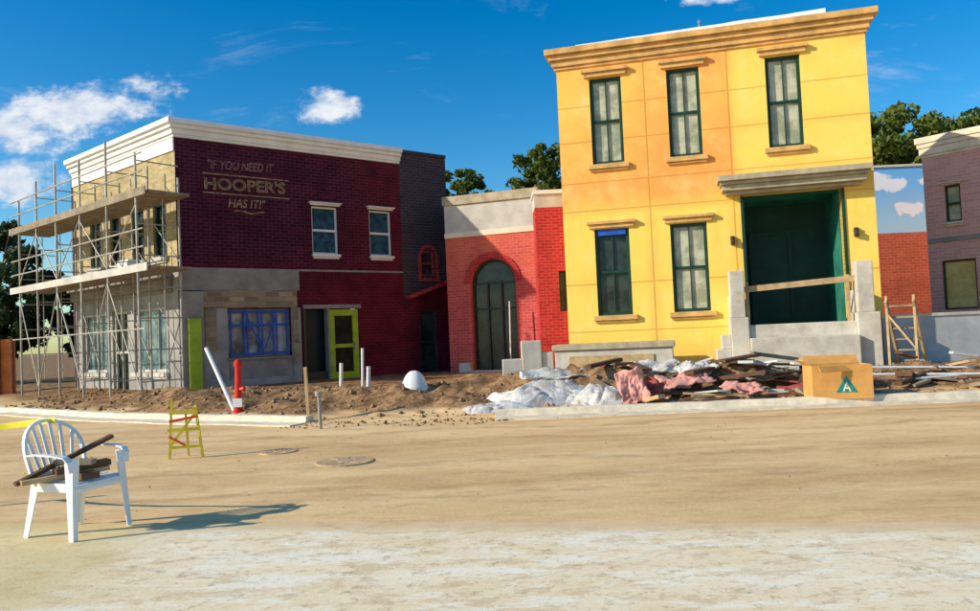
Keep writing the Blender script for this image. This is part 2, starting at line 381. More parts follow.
for y in ys:
    for x in xs:
        z=gh(x,y) if (abs(x)<60 and -5<y<60) else (-.012 if y<20 else .2)
        V.append((x,y,z))
nx=len(xs)
for j in range(len(ys)-1):
    for i in range(nx-1): F.append((j*nx+i,j*nx+i+1,(j+1)*nx+i+1,(j+1)*nx+i))
me=bpy.data.meshes.new('ground'); me.from_pydata(V,[],F); me.materials.append(M['ground']); me.shade_smooth()
g=bpy.data.objects.new('ground',me); COL.objects.link(g); g['kind']='structure'
V=[];F=[];nxp=700
px=[-22+44*i/nxp for i in range(nxp+1)]
for x in px:
    e=5.75-.176*x+.06*noise.fractal(Vector((x*1.6,0,5)),.6,2,7)
    for k in range(5):
        V.append((x,-12+(e+12)*k/4,.012 if k<4 else -.004))
    V[-2]=(x,e-.35,.012)
for i in range(nxp):
    for k in range(4): a=i*5+k; F.append((a,a+5,a+6,a+1))
me=bpy.data.meshes.new('pavement'); me.from_pydata(V,[],F); me.materials.append(M['pave'])
g=bpy.data.objects.new('pavement',me); COL.objects.link(g); g['kind']='structure'
def kerb(pts,name='kerb'):
    b=MB(); pts=[Vector((x,y,0)) for x,y in pts]; fine=[]
    for a,c in zip(pts,pts[1:]):
        n=max(1,int((c-a).length/.3)); fine+=[a.lerp(c,i/n) for i in range(n)]
    fine.append(pts[-1]); pr=[(-.42,-.05),(-.42,.012),(-.02,.016),(.0,.105),(.02,.12),(.17,.12),(.19,.10),(.19,-.05)]
    for i,p in enumerate(fine):
        d=(fine[min(len(fine)-1,i+1)]-fine[max(0,i-1)]).normalized(); nn=Vector((-d.y,d.x,0))
        w=noise.noise(p*2)*.035
        for o,z in pr: b.v.append(tuple(p+nn*(o+w)+Vector((0,0,z+w*.5))))
    m=len(pr)
    for i in range(len(fine)-1):
        for k in range(m-1): b.f.append((i*m+k,(i+1)*m+k,(i+1)*m+k+1,i*m+k+1)); b.mi.append(0)
    b.f.append(tuple(range(m))); b.f.append(tuple((len(fine)-1)*m+k for k in range(m-1,-1,-1))); b.mi+=[0,0]
    o=b.obj(name,'kerb'); o['kind']='structure'; return o
kerb([(-30,37),(-16,23),(-12.4,19.2),(-8.4,16.2),(-5.5,14.5),(-3.3,13.4)])
kerb([(0,12.95),(2.1,12.95),(5.1,12.8),(8,12.7),(20,12.2),(40,11.5)])

# ---------------------------------------------------------------- yellow house
th=math.atan2(-1.8,7.28); thY=th
Yh=thing('yellow_house','two storey yellow and orange stucco town house with green sash windows','house',(1.92,20.3,0),th)
up=[(1.00,1.83),(3.00,3.82),(5.43,6.26)]; lo=[(.95,1.85),(2.90,3.81)]
holes=[(a,b,5.77,8.08) for a,b in up]+[(a,b,1.77,4.05) for a,b in lo]+[(4.73,7.02,1.36,4.64)]
w=MB().wall(.14,7.78,-.2,8.5,holes,.25)
DP=2.6
w.box(.14,.39,.252,DP,-.2,8.5); w.box(7.53,7.78,.252,DP,-.2,8.5); w.box(.392,7.528,DP-.2,DP,-.2,8.5)
w.obj('wall','yellow',Yh)
MB().box(.3,7.6,.3,DP-.05,8.35,8.6).obj('roof','membrane',Yh)
cornice(Yh,.14,7.78,[(8.40,8.48,.05),(8.48,8.64,.10),(8.64,8.77,.18),(8.77,8.93,.27)],'ochre')
r=MB(); n=40
for i in range(n):
    a=.7+6.2*i/n; b_=.7+6.2*(i+1)/n
    zf=lambda q: 8.99+.014*q+.018*noise.noise(Vector((q*1.1,0,1)))
    yf=lambda q: -.14+.02*noise.noise(Vector((q*2,3,1)))
    r.face([(a,yf(a),8.937),(b_,yf(b_),8.937),(b_,yf(b_)+.03,zf(b_)),(a,yf(a)+.03,zf(a))])
    r.face([(a,yf(a)+.03,zf(a)),(b_,yf(b_)+.03,zf(b_)),(b_,.6,zf(b_)-.03),(a,.6,zf(a)-.03)])
r.obj('roof_sheet','membrane',Yh)
MB().tube([(3.9,.2,8.9),(3.9,.2,9.35)],.012).tube([(3.85,.2,9.3),(3.95,.2,9.3)],.01).obj('roof_rod','steel',Yh)
for i,(a,b) in enumerate(up): win(Yh,a,b,5.77,8.08,'film','green',.085,1,1,sill='ochre',head='ochre',headh=.22)
for i,(a,b) in enumerate(lo): win(Yh,a,b,1.77,4.05,'glassdark' if i==0 else 'film','green',.085,1,1,sill='ochre',head='ochre')
MB().box(1.04,1.76,.02,.055,3.88,4.04).obj('blue_tape','bluetape',Yh)
p=MB(); a,b,z0,z1,d=4.74,7.01,1.37,4.63,2.2
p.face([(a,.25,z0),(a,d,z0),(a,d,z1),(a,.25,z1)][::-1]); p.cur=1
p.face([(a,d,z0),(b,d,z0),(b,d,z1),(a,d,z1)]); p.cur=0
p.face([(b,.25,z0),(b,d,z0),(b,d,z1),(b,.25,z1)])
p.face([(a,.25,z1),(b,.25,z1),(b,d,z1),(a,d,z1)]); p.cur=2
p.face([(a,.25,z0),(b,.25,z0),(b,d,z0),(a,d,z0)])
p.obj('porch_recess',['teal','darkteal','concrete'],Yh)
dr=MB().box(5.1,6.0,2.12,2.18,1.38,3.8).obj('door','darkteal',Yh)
MB().box(5.0,5.1,2.08,2.18,1.38,3.9).box(6.0,6.1,2.08,2.18,1.38,3.9).box(5.1,6.0,2.08,2.18,3.8,3.9).obj('door_frame','darkteal',dr)
for q in (4.66,7.02): MB().box(q,q+.07,-.03,.2,1.36,4.62).obj('door_casing','green',Yh)
b=MB()
for z0,z1,pr in ((4.64,4.72,.25),(4.72,4.86,.42),(4.86,4.94,.5),(4.94,5.08,.62)): b.box(4.42-pr*.5,7.32+pr*.5,-pr,-.002,z0,z1-.003)
b.obj('canopy','stonegold',Yh,bevel=.012)
for u in (4.42,7.3): MB().box(u-.05,u+.05,-.1,-.002,3.4,3.62).box(u-.035,u+.035,-.16,-.1,3.42,3.56).obj('wall_lamp','fixture',Yh,bevel=.01)
b=MB().box(4.62,7.0,-.95,.24,-.1,1.36).box(4.2,4.62,-1.05,-.002,-.1,1.55).box(4.22,4.56,-1.0,-.55,1.55,2.68).box(7.0,7.5,-1.05,-.002,-.1,1.55).box(7.04,7.40,-1.0,-.55,1.55,2.74).box(4.22,4.5,-.55,-.002,1.55,2.1).box(7.08,7.40,-.55,-.002,1.55,2.1)
b.box(3.85,4.2,-1.0,-.3,-.1,.8).box(3.98,4.2,-.95,-.35,.8,1.15).box(4.62,7.0,-1.25,-.95,-.1,1.05)
b.obj('concrete_porch','concrete',Yh,bevel=.02)
MB().beam((4.5,-.78,2.22),(7.1,-.78,2.36),.05,.14).box(6.85,6.92,-.8,-.72,1.36,2.45).box(4.6,4.67,-.8,-.72,1.36,2.4).obj('timber_rail','wood',Yh)

P=thing('concrete_planter','low pale concrete planter base beside the yellow house','planter',(1.55,18.9,0),th)
MB().box(0,2.85,0,1.0,-.1,.92).obj('planter_wall','concrete',P,bevel=.02)
MB().box(-.06,2.9,-.06,1.0,.925,1.07).obj('coping','stonegold',P,bevel=.02)
MB().box(.35,2.4,-.03,-.002,.35,.78).obj('timber_panel','wood',P)
P=thing('concrete_block','stepped pale concrete block beside the planter','block',(.75,19.3,0),0)
MB().box(0,.5,0,.6,-.1,1.2).box(-.5,-.002,.05,.6,-.1,.75).box(.502,.8,.05,.6,-.1,.9).obj('concrete_step','palegrey',P,bevel=.02)

# ---------------------------------------------------------------- corner brick shop
th=math.atan2(5.6,7.1)
S=thing('brick_corner_shop','two storey purple brick corner shop with white cornice and painted lettering','shop building',(-8.5,20.8,0),th)
holes=[(4.0,4.88,4.12,5.6),(6.0,6.82,4.12,5.6),(3.62,4.42,.1,2.42),(4.44,5.5,.1,2.42),(1.32,3.2,1.05,2.45)]
MB().wall(0,7.2,-.2,7.5,holes,.25).obj('wall','purple',S)
d=MB().wall(7.203,9.1,-.2,7.62,[(7.95,8.5,3.5,4.35),(7.82,8.42,.2,2.3)],.25); d.box(8.85,9.1,.252,6,-.2,7.62)
d.obj('wall','darkbrick',S,label='dark grey brown brick end wall')
q=MB(); q.face([(7.203,-.03,-.1),(7.78,-.03,-.1),(7.78,-.03,2.86),(7.203,-.03,2.68)]); q.face([(7.78,-.03,-.1),(7.78,0,-.1),(7.78,0,2.86),(7.78,-.03,2.86)])
q.face([(8.46,-.03,-.1),(9.1,-.03,-.1),(9.1,-.03,3.3),(8.46,-.03,3.08)]); q.face([(7.78,-.03,2.34),(8.46,-.03,2.34),(8.46,-.03,3.08),(7.78,-.03,2.86)])
q.obj('lower_brick_skin','purple',S,label='dark red brick lower wall with sloping top')
MB().box(-1.3,9.0,7.2,7.45,-.2,7.4).obj('wall','darkbrick',S)
MB().prism([(.15,.26),(8.8,.26),(8.8,7.15),(-1.2,7.15),(-1.15,6.46)],7.1,7.3).obj('roof','membrane',S)
L0=Vector((-13.6,25,0)); C0=Vector((-8.5,20.8,0)); dd=(C0-L0).normalized(); LW=(C0-L0).length
Lw=Matrix(((dd.x,-dd.y,0,L0.x),(dd.y,dd.x,0,L0.y),(0,0,1,0),(0,0,0,1)))
Sw=Matrix.Translation((-8.5,20.8,0))@Matrix.Rotation(th,4,'Z')
FL=Sw.inverted()@Lw
def swept_cornice(prof,mat_):
    A0=(FL@Vector((0,0,0))).to_2d(); C1=Vector((0,0)); B0=Vector((7.2,0))
    d1=(C1-A0).normalized(); d2=(B0-C1).normalized(); n1=Vector((d1.y,-d1.x)); n2=Vector((d2.y,-d2.x))
    mt=(n1+n2); mt=mt/ (mt.dot(n1))
    b=MB(); rows=[]
    for o,z in prof:
        rows.append([(A0+n1*o),(C1+mt*o),(B0+n2*o),z])
    for (a,b1) in zip(rows,rows[1:]):
        for i in range(2):
            b.face([(a[i].x,a[i].y,a[3]),(a[i+1].x,a[i+1].y,a[3]),(b1[i+1].x,b1[i+1].y,b1[3]),(b1[i].x,b1[i].y,b1[3])])
    for i in (0,2): b.face([(r_[i].x,r_[i].y,r_[3]) for r_ in rows])
    return b.obj('cornice',mat_,S)
swept_cornice([(-.2,7.22),(.06,7.22),(.06,7.30),(.11,7.30),(.13,7.42),(.20,7.45),(.20,7.53),(.28,7.56),(.28,7.70),(-.2,7.72),(-.2,7.22)],'white')
MB().box(7.203,9.1,-.05,.3,7.62,7.72).obj('coping','darkbrick',S)
uh=[(1.2,1.95),(2.6,3.35),(4.0,4.75),(5.3,6.0)]
holes=[(a,b,4.0,5.5) for a,b in uh]
MB().wall(0,LW-.005,3.55,6.85,holes,.25).obj('wall','creambrick',S,FL,label='sunlit cream brick upper front')
MB().wall(-.0,LW-.02,6.853,7.5,[],.25,y=-.04).obj('frieze','white',S,FL)
holes=[(.5,2.2,.75,2.6),(2.6,3.6,.1,2.6),(4.0,5.9,.75,2.6)]
MB().wall(0,LW-.005,-.2,3.547,holes,.25).obj('wall','midgrey',S,FL,label='unpainted grey shopfront wall')
MB().box(-.0,.25,.252,2.2,-.2,7.5).obj('wall','palegrey',S,FL)
for a,b in uh: win(S,a,b,4.0,5.5,'glassdark','green',.06,1,0,sill='palegrey',head='stonegold',frame=FL)
win(S,.5,2.2,.75,2.6,'glasssf','palegrey',.08,0,2,frame=FL,sill='palegrey'); win(S,4.0,5.9,.75,2.6,'glasssf','palegrey',.08,0,2,frame=FL,sill='palegrey')
dq=win(S,2.6,3.6,.1,2.6,'glassdark','palegrey',.09,1,1,frame=FL)
cornice(S,0,LW-.3,[(2.95,3.05,.05),(3.05,3.35,.12),(3.35,3.5,.2)],'greyplaster',FL,1,0,back=-.002)
for i,(a,b) in enumerate(((4.0,4.88),(6.0,6.82))):
    win(S,a,b,4.12,5.6,'glassblue','white',.055,1,0,sill='white',head='white',trimext=.03,headh=.12,sillh=.09)
win(S,7.95,8.5,3.5,4.35,'glassdark','redbrick',.06,1,0)
a=MB()
for i in range(10):
    a0=pi*i/10; a1=pi*(i+1)/10
    P_=lambda r,t,y:(8.225+r*math.cos(t),y,4.1+r*math.sin(t)*1.15)
    a.face([P_(.30,a1,-.04),P_(.40,a1,-.04),P_(.40,a0,-.04),P_(.30,a0,-.04)]); a.face([P_(.40,a1,-.04),P_(.40,a1,0),P_(.40,a0,0),P_(.40,a0,-.04)])
a.box(7.82,7.93,-.04,-.002,3.4,4.1).box(8.52,8.63,-.04,-.002,3.4,4.1).box(7.78,8.67,-.08,-.002,3.3,3.4)
a.obj('window_surround','redbrick',S)
win(S,7.82,8.42,.2,2.3,'glassdark','fixture',.06,1,0,sill='greyplaster')
MB().beam((7.25,-.16,2.75),(9.1,-.16,3.35),.3,.12).obj('brick_ramp_trim','redbrick',S)
MB().box(.62,3.4,-.10,-.002,2.48,2.98).obj('stone_fascia','tanbrick',S,bevel=.01)
MB().box(.0,3.5,-.06,-.002,2.985,3.62).obj('sign_band','greyplaster',S)
MB().box(3.5,7.2,-.03,-.002,3.57,3.63).obj('string_course','greyplaster',S)
MB().box(.62,1.30,-.08,-.002,-.1,2.475).box(3.22,3.5,-.08,-.002,-.1,2.475).box(1.302,3.218,-.08,-.002,-.1,.45).obj('bay_surround','midgrey',S)
MB().box(.66,.98,-.11,-.082,1.3,2.47).obj('stone_patch','tanbrick',S)
MB().box(3.25,3.42,-.11,-.082,.8,2.47).obj('stone_patch','tanbrick',S)
MB().box(1.302,3.218,-.05,.02,.452,1.04).box(1.28,3.24,-.13,.0,1.0,1.05).obj('bulkhead','greyplaster',S)
gw=win(S,1.32,3.2,1.06,2.45,'glasstan','greyplaster',.06,0,3,label=None)
tp=MB()
for x in (1.40,1.78,1.88,2.22,2.32,2.66,2.76,3.08): tp.box(x,x+.045,.02,.06,1.1,2.42)
for z in (1.12,1.95,2.34): tp.box(1.36,3.16,.015,.055,z,z+.06)
tp.beam((1.85,.01,2.3),(2.3,.01,1.3),.005,.05); tp.beam((2.4,.01,1.3),(2.75,.01,2.2),.005,.05)
tp.obj('blue_tape','bluetape',S)
MB().box(.02,.6,-.22,-.002,-.1,2.95).obj('pilaster','greyplaster',S,bevel=.01)
MB().box(.16,.50,-.30,-.225,-.05,2.2).obj('corner_panel','lime',S,bevel=.01)
MB().box(3.63,4.41,.30,.33,.1,2.42).obj('doorway','black',S)
MB().box(3.6,3.68,-.03,.2,.1,2.4).box(3.69,4.36,.05,.09,.1,.5).obj('door_frame','fixture',S)
D=MB(); D.box(4.46,4.66,.02,.09,.1,2.4).box(5.28,5.48,.02,.09,.1,2.4).box(4.66,5.28,.02,.09,.1,.45).box(4.66,5.28,.02,.09,2.2,2.4).box(4.66,5.28,.02,.09,1.2,1.32)
D=D.obj('door','lime',S,bevel=.008)
MB().box(4.66,5.28,.05,.06,.45,2.2).obj('door_glass','glassdoor',D); MB().box(5.3,5.36,-.04,.02,1.1,1.35).obj('handle','steel',D)
MB().box(4.40,4.455,-.04,.2,.1,2.42).box(3.6,5.55,-.06,-.002,2.43,2.55).obj('door_head','greyplaster',S)
def lettering(txt,u,z,width,height,mat_,rot=0,bold=.02,shear=0,name='painted_lettering',parent=None,y=-.006,frame=None,outline=False):
    c=bpy.data.curves.new('tmp','FONT'); c.body=txt; c.size=1; c.offset=bold; c.shear=shear; c.extrude=0; c.resolution_u=3
    if outline: c.fill_mode='NONE'; c.bevel_depth=.026; c.bevel_resolution=0; c.offset=0
    o=bpy.data.objects.new('tmp',c); COL.objects.link(o); bpy.context.view_layer.update()
    me=bpy.data.meshes.new_from_object(o.evaluated_get(bpy.context.evaluated_depsgraph_get()))
    bpy.data.objects.remove(o)
    X=[v.co.x for v in me.vertices]; Yv=[v.co.y for v in me.vertices]; x0,x1,y0,y1=min(X),max(X),min(Yv),max(Yv)
    cr,sr=math.cos(rot),math.sin(rot)
    for v in me.vertices:
        a=(v.co.x-x0)/(x1-x0)*width; b_=(v.co.y-y0)/(y1-y0)*height
        v.co=(u+a*cr-b_*sr,y-v.co.z*.15,z+a*sr+b_*cr)
    me.materials.clear(); me.materials.append(M[mat_]); o=bpy.data.objects.new(name,me); COL.objects.link(o); o.parent=parent
    if frame is not None: o.matrix_local=frame
    return o
lettering('"IF YOU NEED IT',.9,6.44,1.95,.26,'letter',.03,.012,.25,parent=S)
lettering("HOOPER'S",.80,5.86,2.36,.32,'letterfill',.02,.02,0,parent=S)
lettering("HOOPER'S",.78,5.84,2.4,.36,'letterbig',.02,0,0,parent=S,y=-.012,outline=True)
lettering('HAS IT!"',1.45,5.38,1.1,.25,'letterbig',.02,.006,.2,parent=S)
for z0 in (5.74,6.29): MB().box(.74,3.3,-.008,-.003,z0,z0+.025).obj('painted_rule','letterbig',S)
MB().strip([(1.6+.1*i,-.006,5.26+.035*math.sin(i*.9)) for i in range(10)],(0,0,1),.025,.003).obj('painted_flourish','letterbig',S)

# ---------------------------------------------------------------- arch building
th=math.atan2(-1.0,2.89)
A=thing('arched_brick_building','single storey pinkish red brick building with arched opening and pale parapet','building',(-1.35,24.5,0),th)
b=MB(); b.wall(0,3.1,-.2,4.55,[(.8,2.3,-.2,3.8)],.3)
n=12; cx,rr=1.55,.75; zs=3.05
pt=[(cx-rr*math.cos(pi*i/n),zs+rr*math.sin(pi*i/n)) for i in range(n+1)]
for (x0,z0),(x1,z1) in zip(pt,pt[1:]):
    b.face([(x0,0,z0),(x1,0,z1),(x1,0,3.8),(x0,0,3.8)]); b.face([(x0,.3,z0),(x0,0,z0),(x1,0,z1),(x1,.3,z1)])
b.box(0,.25,.302,5,-.2,4.55); b.box(2.85,3.1,.302,5,-.2,4.55)
b.obj('wall','orangebrick',A)
MB().box(-.02,3.12,-.03,5,4.553,4.72).obj('string_course','cream',A,bevel=.01)
MB().box(0,3.1,0,5,4.723,5.6).obj('parapet','palegrey',A)
MB().box(-.05,3.15,-.06,5,5.603,5.9).obj('coping','stonegold',A,bevel=.02)
ar=MB()
for i in range(16):
    a0=pi*i/16; a1=pi*(i+1)/16
    Q=lambda r,t,y:(cx-r*math.cos(t),y,zs+r*math.sin(t))
    ar.face([Q(.76,a0,-.05),Q(.76,a1,-.05),Q(.95,a1,-.05),Q(.95,a0,-.05)]); ar.face([Q(.95,a0,-.05),Q(.95,a1,-.05),Q(.95,a1,0),Q(.95,a0,0)][::-1]); ar.face([Q(.76,a0,-.05),Q(.76,a0,.02),Q(.76,a1,.02),Q(.76,a1,-.05)])
ar.obj('arch_surround','redbrick',A)
MB().box(.82,2.28,.26,.29,-.1,3.78).obj('window','glassdark',A)
f=MB()
for x in (.82,1.28,1.75,2.22): f.box(x,x+.05,.18,.25,.2,3.1)
for z in (.2,2.2,3.02): f.box(.87,2.22,.185,.25,z,z+.05)
for i in range(10):
    a0=pi*i/10;a1=pi*(i+1)/10
    f.beam((cx-.70*math.cos(a0),.21,zs+.70*math.sin(a0)),(cx-.70*math.cos(a1),.21,zs+.70*math.sin(a1)),.06,.06)
f.obj('window_frame','fixture',A)
MB().box(.4,.78,-.3,-.002,-.1,.55).box(2.32,3.1,-.3,-.002,-.1,.5).box(.78,2.32,-.35,-.002,-.1,.3).obj('plinth','palegrey',A,bevel=.02)
W=thing('red_brick_wing','bright red brick wing wall between the arched building and yellow house','building',(1.45,22.5,0),0)
MB().wall(0,1.15,-.2,5.1,[(.62,.85,2.0,3.2)],.3).box(0,.25,.302,3,-.2,5.1).box(.9,1.15,.302,3,-.2,5.1).obj('wall','redbrick',W)
MB().box(.0,1.15,.0,3,5.103,5.5).obj('parapet','palegrey',W); MB().box(-.04,1.2,-.05,3,5.503,5.62).obj('coping','white',W)
win(W,.62,.85,2.0,3.2,'glassdark','fixture',.03,0,0)
lt=tag(MB().tube([(.55,23.3,.1),(.60,23.35,2.4)],.02,8).obj('upright_rod','pvc'),'thin white rod leaning upright before the arched opening','rod')

# ---------------------------------------------------------------- mural building and mauve building
U=thing('mural_building','building with sky and cloud mural above coral brick','building',(12.6,27,0),0)
MB().wall(0,3.6,-.2,4.38,[],.3).obj('wall','muralbrick',U)
MB().wall(0,3.6,4.383,6.74,[],.3).box(0,3.6,.302,5,4.2,6.73).obj('mural_panel','mural',U)
MB().box(-.03,3.6,-.05,5,6.743,6.82).obj('coping','cream',U)
th=math.atan2(-1.2,1.0)
Rb=thing('mauve_brick_building','mauve brick building with beige cornice and small green window','building',(13.04,23,0),th)
holes=[(.8,1.22,4.12,5.2),(.6,1.5,1.55,3.0),(2.6,3.4,1.55,3.0),(2.7,3.3,4.12,5.2)]
MB().wall(.25,6,-.2,6.2,holes,.25).box(.25,.5,.252,6,-.2,6.2).obj('wall','mauve',Rb)
cornice(Rb,.25,6,[(6.12,6.2,.03),(6.2,6.42,.06),(6.42,6.55,.10),(6.55,6.74,.14)],'beige')
win(Rb,.8,1.22,4.12,5.2,'film','green',.05,1,0,sill='beige',head='beige',trimext=.04,headh=.1,sillh=.07)
win(Rb,2.7,3.3,4.12,5.2,'film','green',.05,1,0,sill='beige',head='beige',trimext=.04,headh=.1,sillh=.07)
win(Rb,.6,1.5,1.55,3.0,'glassyel','fixture',.05,0,0); win(Rb,2.6,3.4,1.55,3.0,'glassyel','fixture',.05,0,0)
MB().box(.3,6,-.04,-.002,3.55,3.68).obj('string_course','greyplaster',Rb)
Lw_=thing('concrete_wall','low blue grey concrete garden wall','wall',(9.3,18.1,0),-.02)
MB().box(0,8,0,.2,-.1,1.38).obj('wall_face','bluegrey',Lw_); MB().box(-.03,8,-.03,.23,1.383,1.46).obj('coping','concrete',Lw_,bevel=.01)
T=thing('timber_site_stairs','rough timber site stairs leaning against a concrete wall','stairs',(9.6,17.1,.28),.9)
s=MB()
for y in (0,.55): s.beam((-.55,y,1.5),(.55,y,0),.05,.16)
s.obj('stringer','wood',T)
s=MB()
for i in range(6): k=(i+.5)/6; s.box(-.62+1.1*k,-.38+1.1*k,.0,.55,1.45-1.5*k+.02,1.49-1.5*k+.02)
s.obj('tread','plank',T)
MB().beam((-.5,.0,0),(-.5,.0,1.6),.05,.05).beam((-.5,.55,0),(-.5,.55,1.6),.05,.05).beam((-.5,0,.4),(-.5,.55,1.2),.04,.04).obj('support','wood',T)
Rp=thing('rust_hoarding','rust orange site hoarding panel with timber battens','hoarding',(-18.2,25.2,0),.1)
MB().box(0,2.3,0,.06,.1,1.95).obj('panel','rust',Rp)
s=MB()
for x in (.1,.95,1.8,2.2): s.box(x,x+.06,-.06,-.002,.1,2.0)
s.obj('batten','darkwood',Rp)

# ---------------------------------------------------------------- scaffold
SC=thing('scaffold','tall dull steel tube scaffold with timber decks against a shop front','scaffold',(0,0,0),0)
SC.matrix_world=Lw; 
us=[LW-u for u in (-.85,.85,2.5,4.1,5.6,7.0)]
offs=(-.38,-1.5)
tops=[6.4,7.0,6.8,7.0,6.7,6.3]
for i,u in enumerate(us):
    for o in offs:
        top=tops[i]-(.5 if o>-1 else 0)
        dx=.04*math.sin(i*2.1+o); MB().tube([(u,o,.12),(u+dx,o,top)],.032,8).box(u-.09,u+.09,o-.09,o+.09,.05,.12).obj('post','steel',SC)
    s=MB(); mo=offs[0]*.6+offs[1]*.4
    s.tube([(u,mo,.6),(u,mo,tops[i]-.9)],.015,6)
    for k in range(8):
        z=.6+k*.8
        if z<top-.1: s.tube([(u,offs[0],z),(u,offs[1],z)],.018,6)
    s.obj('ladder_frame','steel',SC)
for i,(a,b) in enumerate(zip(us,us[1:])):
    s=MB()
    if i%2==0: s.tube([(a,offs[1]-.02,.4),(b,offs[1]-.02,3.2)],.018,6); s.tube([(a,offs[1]-.02,5.1),(b,offs[1]-.02,3.6)],.018,6)
    else: s.tube([(a,offs[1]-.02,3.2),(b,offs[1]-.02,.4)],.018,6); s.tube([(a,offs[1]-.02,3.6),(b,offs[1]-.02,5.1)],.018,6)
    s.tube([(b,offs[0]+.02,3.2),(a,offs[0]+.02,1.0)],.015,6)
    s.tube([(a,offs[0]+.02,3.6),(b,offs[0]+.02,5.1)],.015,6)
    s.obj('cross_brace','steel',SC)
D0=us[-1]-.7; D1=us[0]+.55
for z in (5.3,3.4):
    s=MB()
    for j in range(5):
        o=offs[1]+.06+j*.22
        for k in range(3):
            L=(D1-D0)/3; a=D0+k*L; s.box(a,a+L-.03,o,o+.2,z+.01*k,z+.07+.01*k)
    s.obj('deck','plank',SC)
    MB().box(D0,D1,offs[1]-.06,offs[1]-.03,z-.04,z+.16).obj('toe_board','palegrey' if z<4 else 'plank',SC)
s=MB()
for z in (6.3,5.85,4.4,3.95,1.9):
    s.tube([(D0+.1,offs[1]-.03,z),(D1-.2,offs[1]-.03,z+.03)],.021,6)
s.obj('guard_rail','steel',SC)
def onL(u,o,z): return tuple(Lw@Vector((u,o,z)))
for u,o,z,sx_,m,lb in ((5.9,-1.0,3.48,(.5,.4,.35),'white','small white material tub standing on a scaffold deck'),(2.2,-.9,5.38,(.6,.35,.22),'wood','stack of timber offcuts lying on a scaffold deck'),(3.9,-.9,3.48,(.7,.4,.30),'palegrey','grey wrapped bundle lying on a scaffold deck')):
    q=MB(); q.box(-sx_[0]/2,sx_[0]/2,-sx_[1]/2,sx_[1]/2,0,sx_[2]*.8); q.box(-sx_[0]*.55,sx_[0]*.55,-sx_[1]*.45,sx_[1]*.45,sx_[2]*.8+.002,sx_[2])
    o_=q.obj('material_stack',m,bevel=.015); o_.location=onL(u,o,z); o_.rotation_euler=(0,0,-.6); tag(o_,lb,'building material')

# ---------------------------------------------------------------- chair
CX,CY=-3.265,5.99
CH=thing('plastic_garden_chair','white moulded plastic garden chair with a slatted back','chair',(CX,CY,.012),math.radians(-20))
b=MB(); N=10
for lay,dz in ((0,0),(1,-.012)):
    for i in range(N+1):
        for j in range(N+1):
            x=-.2+.42*i/N; y=(-.21+.42*j/N)*(1+.10*(i/N)); z=.415-.02*math.sin(pi*i/N)*math.cos((j/N-.5)*pi)-(.03*((i/N-.9)/.1)**2 if i/N>.9 else 0)
            b.v.append((x,y,z+dz))
n1=(N+1)**2
for i in range(N):
    for j in range(N):
        a=i*(N+1)+j; b.f.append((a,a+N+1,a+N+2,a+1)); b.f.append((n1+a,n1+a+1,n1+a+N+2,n1+a+N+1)); b.mi+=[0,0]
b.box(-.2,.21,-.235,-.218,.35,.415); b.box(-.2,.21,.218,.235,.35,.415); b.box(.20,.215,-.22,.22,.345,.40); b.box(-.215,-.2,-.215,.215,.35,.412)
b.obj('seat','plastic',CH,smooth=False)
def leg(x0,y0,x1,y1,ztop):
    s=MB(); sy=1 if y0>0 else -1; sx=1 if x0>0 else -1
    s.strip([(x0,y0,ztop),((x0+x1)/2,(y0+y1)/2,ztop*.5),(x1,y1,0)],(1,0,0),[.085,.06,.045],.008)
    s.strip([(x0+sx*.03,y0-sy*.03,ztop),((x0+x1)/2+sx*.022,(y0+y1)/2-sy*.022,ztop*.5),(x1+sx*.018,y1-sy*.018,0)],(0,1,0),[.07,.05,.04],.008)
    return s.obj('leg','plastic',CH)
leg(.17,-.235,.22,-.27,.60); leg(.17,.235,.22,.27,.60); leg(-.19,-.215,-.27,-.245,.43); leg(-.19,.215,-.27,.245,.43)
def bk(s_,h): return (-.20-.30*h-.05*math.cos(s_/.27*pi/2)+.03, s_, .40+h)
b=MB()
arc=[]
for i in range(17):
    t_=i/16; a=pi*t_; y=-.255*math.cos(a); h=.20+.26*math.sin(a)**.8 if 0<t_<1 else .20
    arc.append(bk(y,h))
arc=[bk(-.235,0.0)]+arc+[bk(.235,0.0)]
b.strip(arc,[(1,0,0)]*len(arc),.026,.026)
b.obj('back_rim','plastic',CH)
b=MB()
for k in range(6):
    y0=(-.17+.34*k/5)*.75; y1=(-.17+.34*k/5)*1.2; ht=.20+.26*math.sqrt(max(0,1-(y1/.255)**2))**.8
    b.strip([bk(y0,0.02),bk((y0+y1)/2,ht/2),bk(y1,ht-.01)],(0,1,0),[.024,.027,.027],.008)
b.strip([bk(-.235,.06),bk(0,.06),bk(.235,.06)],(0,0,1),.03,.008); b.strip([bk(-.2,.02),bk(0,.02),bk(.2,.02)],(0,0,1),.03,.01)
b.obj('backrest','plastic',CH)
for sy in (-1,1):
    b=MB(); b.strip([bk(sy*.25,.22),(-.1,sy*.275,.635),(.08,sy*.285,.63),(.18,sy*.275,.615),(.21,sy*.262,.58),(.215,sy*.25,.50)],[(0,1,0)]*6,[.04,.05,.055,.055,.055,.055],.012)
    b.obj('armrest','plastic',CH)
Mc=Matrix.Translation((CX,CY,.012))@Matrix.Rotation(math.radians(-20),4,'Z')
def plank(p,q,w,t,m,label,name='wood_plank',group=None):
    o=MB().beam(p,q,w,t).obj(name,m,bevel=.003); tag(o,label,'wood',group); return o
pl=lambda x,y,z:tuple(Mc@Vector((x,y,z)))
plank(pl(-.20,-.38,.43),pl(.03,.30,.70),.065,.03,'darkwood','dark weathered timber offcut propped across a plastic chair')
plank(pl(-.16,-.37,.44),pl(.12,.17,.47),.10,.035,'wood','short pale board lying on a plastic chair seat')
